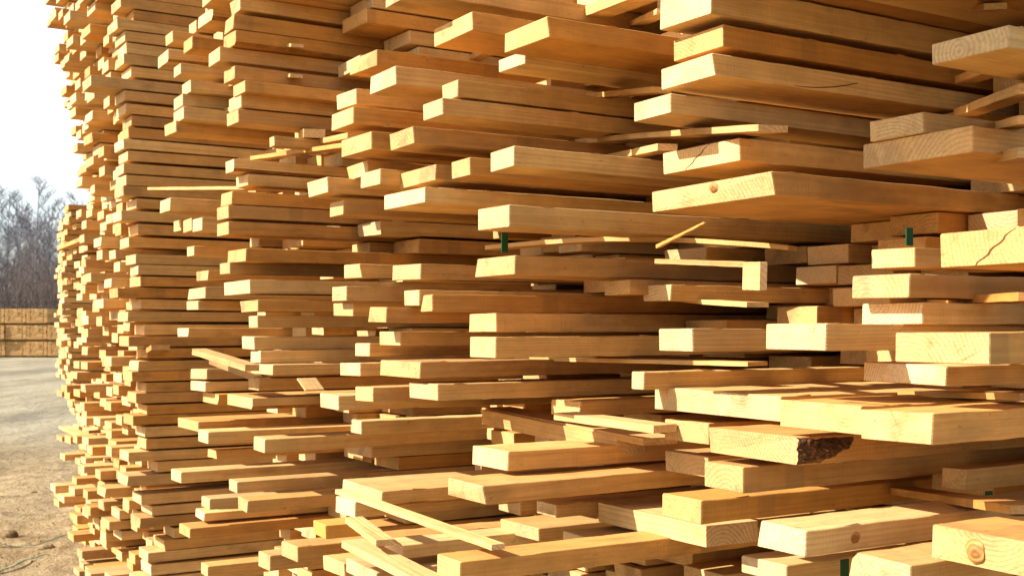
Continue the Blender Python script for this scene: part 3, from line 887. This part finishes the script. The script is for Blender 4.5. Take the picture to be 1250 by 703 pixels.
# ------------------------------------------------------------------ far bundles of timber across the yard
def bundle_material():
    k = NB('bundled_timber_ends'); t_ = k.n('TexCoord'); P = t_.outputs['Object']
    c = k.mix(k.rng(k.noise(k.vmul(P, (1.2, .6, 22)), 1, 4), .35, .65), lin('d3ad76'), lin('ac834d'))
    c = k.mix(k.rng(k.noise(k.vmul(P, (9, 2, 24)), 1, 3), .5, .7, 0, .5), c, lin('8f6a3e'))
    k.link(c, k.b.inputs['Base Color']); k.b.inputs['Roughness'].default_value = .8
    return k.m
M_BUN = bundle_material(); M_TAPE = simple('pale_strap', 'c8a468', .5, 4, .05, 'b8945a', .1, .001); M_BEAR = simple('bearer_wood', '8c6a3c', .8, 9, .2, 'a98450', .2, .002)
def boxm(name, x0, x1, y0, y1, z0, z1, mat, parent, bev=0.0):
    bm = bmesh.new(); bmesh.ops.create_cube(bm, size=1)
    for v in bm.verts: v.co = Vector((x0 + (v.co.x + .5) * (x1 - x0), y0 + (v.co.y + .5) * (y1 - y0), z0 + (v.co.z + .5) * (z1 - z0)))
    if bev: bmesh.ops.bevel(bm, geom=bm.edges[:], offset=bev, segments=2, affect='EDGES')
    me = bpy.data.meshes.new(name); bm.to_mesh(me); bm.free(); me.materials.append(mat)
    return link(bpy.data.objects.new(name, me), parent)
def rows_of_boards(W, D, H, parent):
    vs3, fs3 = [], []; rr = random.Random(7); z = 0
    while z < H - .03:
        x = 0
        while x < W - .04:
            ww = min(rr.uniform(.1, .18), W - x); y = rr.uniform(-.01, .01); k = len(vs3)
            for v in box_verts(ww - .008, D, .040): vs3.append((x - W / 2 + v[0], y + v[1], z + .09 + v[2]))
            fs3 += [tuple(k + i for i in f) for f in BOXF]; x += ww
        z += .048
    return mesh_obj('boards', vs3, fs3, [M_BUN], None, parent)
proto = bpy.data.objects.new('lumber_bundle', None); link(proto)
rows_of_boards(1.06, 3.2, .72, proto)
for xx in (-.36, .30): boxm('strap', xx - .005, xx + .005, -.016, 3.25, .085, .825, M_TAPE, proto)
for yy in (.25, 1.6, 2.9): boxm('bearer', -.54, .54, yy, yy + .09, -.006, .088, M_BEAR, proto, .004)
cap = boxm('end_tag', -.09, .09, -.052, -.047, .70, .80, M_TAPE, proto)
BX0 = -26.3; n_b = 0
tier = ('bottom', 'middle', 'top')
for c in range(7):
    for r_ in range(3):
        x = BX0 - 3.3 + c * 1.085; 
        if c >= 6 and r_ == 2: continue
        if n_b == 0: o = proto
        else:
            o = proto.copy(); link(o)
            for ch in proto.children:
                q = ch.copy(); link(q); q.parent = o
        o.location = (x + rg.uniform(-.03, .03), 60 + rg.uniform(-.12, .12), -.01 + r_ * .832)
        o.rotation_euler = (0, 0, rg.uniform(-.015, .015)); n_b += 1
        w_ = {0: 'first', 1: 'second', 2: 'third', 3: 'fourth', 4: 'fifth', 5: 'sixth', 6: 'seventh'}[c]
        tag(o, 'strapped timber bundle far across the yard, %s tier, %s column from the left' % (tier[r_], w_), 'lumber bundle', 'strapped bundles across the yard')

# ------------------------------------------------------------------ bare trees beyond the yard
def tube(vs4, fs4, P, Q, r0, r1, seg=4):
    d = (Q - P).normalized(); s1 = d.orthogonal().normalized(); s2 = d.cross(s1); k = len(vs4)
    for C_, r in ((P, r0), (Q, r1)):
        for j in range(seg):
            a = 2 * math.pi * j / seg; vs4.append(tuple(C_ + s1 * math.cos(a) * r + s2 * math.sin(a) * r))
    for j in range(seg): fs4.append((k + j, k + (j + 1) % seg, k + seg + (j + 1) % seg, k + seg + j))
def make_tree(seed, H):
    rr = random.Random(seed); tv, tf, cv, cf = [], [], [], []
    P = Vector((0, 0, -.2)); d = Vector((rr.uniform(-.05, .05), rr.uniform(-.05, .05), 1)).normalized(); r = H * .0125; nodes = []
    n = 14
    for i in range(n):
        Q = P + d * H / n; r1 = r * .88; tube(tv, tf, P, Q, r, r1, 8); nodes.append((Q.copy(), d.copy(), r1, (i + 1) / n)); P, r = Q, r1
        d = (d + Vector((rr.gauss(0, .05), rr.gauss(0, .05), .05))).normalized()
    def br(P, d, L, r, lev):
        k = 4 if lev < 2 else 3
        for i in range(k):
            Q = P + d * L / k; tube(cv, cf, P, Q, r, r * .8, 3); P = Q; r *= .8
            d = (d + Vector((rr.gauss(0, .11), rr.gauss(0, .11), rr.uniform(-.02, .12)))).normalized()
            if lev < 3:
                for _ in range(2 if lev < 2 else 2):
                    s_ = Vector((rr.gauss(0, 1), rr.gauss(0, 1), rr.gauss(.3, .5))).normalized()
                    br(P, (d * .78 + s_ * .62).normalized(), L * rr.uniform(.4, .62), max(.012, r * .6), lev + 1)
    for (Q, dd, rr1, f) in nodes:
        if f < .3: continue
        for _ in range(2):
            a = rr.uniform(0, 2 * math.pi); o_ = Vector((math.cos(a), math.sin(a), rr.uniform(.5, 1.1))).normalized()
            br(Q, o_, H * .23 * (1.25 - f) * rr.uniform(.7, 1.2), max(.02, rr1 * .45), 1)
    return tv, tf, cv, cf
protos = []
for i, H in enumerate((12.0, 13.5, 10.5)):
    tv, tf, cv, cf = make_tree(31 + i, H)
    a = bpy.data.meshes.new('trunk'); a.from_pydata(tv, [], tf); a.materials.append(M_TREE)
    c = bpy.data.meshes.new('crown'); c.from_pydata(cv, [], cf); c.materials.append(M_TWIG); protos.append((a, c))
spots = [(-24, 98, 0, .9), (-4, 102, 1, 1.0), (13, 96, 0, 1.0), (31, 104, 2, 1.08), (47, 99, 1, 1.03), (62, 106, 0, 1.02), (80, 100, 2, 1.1), (100, 108, 1, 1.0),
         (22, 114, 1, 1.02), (54, 116, 2, 1.22), (70, 118, 0, 1.12), (2, 118, 2, 1.2), (38, 122, 0, 1.1), (8, 126, 1, 1.15), (28, 128, 2, 1.3), (60, 127, 1, 1.1), (45, 131, 0, 1.2), (72, 128, 2, 1.25), (17, 133, 0, 1.15)]
front = sorted([s for s in spots], key=lambda s: s[0])
vis_sp = [s for s in front if 0 <= s[0] < 80]
for i, (x, y, k, sc) in enumerate(front):
    t = bpy.data.objects.new('bare_tree', None); link(t)
    for me in protos[k]: link(bpy.data.objects.new(me.name.split('.')[0], me), t)
    t.location = ((x - 625) / FPX * y, y, -.1); t.scale = (sc,) * 3; t.rotation_euler = (0, 0, i * 1.9)
    if (x, y, k, sc) in vis_sp: lab = '%s leafless tree from the left edge, behind the timber bundles' % ('first' if vis_sp.index((x, y, k, sc)) == 0 else ordw(vis_sp.index((x, y, k, sc))))
    elif x < 0: lab = 'leafless tree beyond the left edge, %s from the frame' % ('nearest' if x > -10 else ordw(1 + [s for s in front if s[0] < 0][::-1].index((x, y, k, sc))))
    else: lab = 'leafless tree behind the stacks, %s beyond the outline' % ('first' if x == 80 else ordw([s for s in front if s[0] >= 80].index((x, y, k, sc))))
    tag(t, lab, 'tree', 'leafless trees along the far side of the yard')
# thicket of saplings below them
cv, cf = [], []; rr = random.Random(77)
for i in range(5200):
    y = rr.uniform(84, 125); x = (rr.uniform(-160, 230) - 625) / FPX * y; h = rr.uniform(2.2, 6.2) * (1.2 if rr.random() < .2 else 1)
    P = Vector((x, y, -.1)); d = Vector((rr.gauss(0, .12), rr.gauss(0, .12), 1)).normalized()
    for j in range(3):
        Q = P + d * h / 3; tube(cv, cf, P, Q, .035 - .009 * j, .026 - .009 * j, 3)
        for _ in range(2):
            dd = (d + Vector((rr.gauss(0, .5), rr.gauss(0, .5), .1))).normalized(); tube(cv, cf, Q, Q + dd * h * .25, .016, .008, 3)
        P = Q; d = (d + Vector((rr.gauss(0, .1), rr.gauss(0, .1), 0))).normalized()
o = mesh_obj('thicket', cv, cf, [M_THICK]); tag(o, 'dense brown leafless undergrowth below the far trees', 'thicket', None, 'stuff')
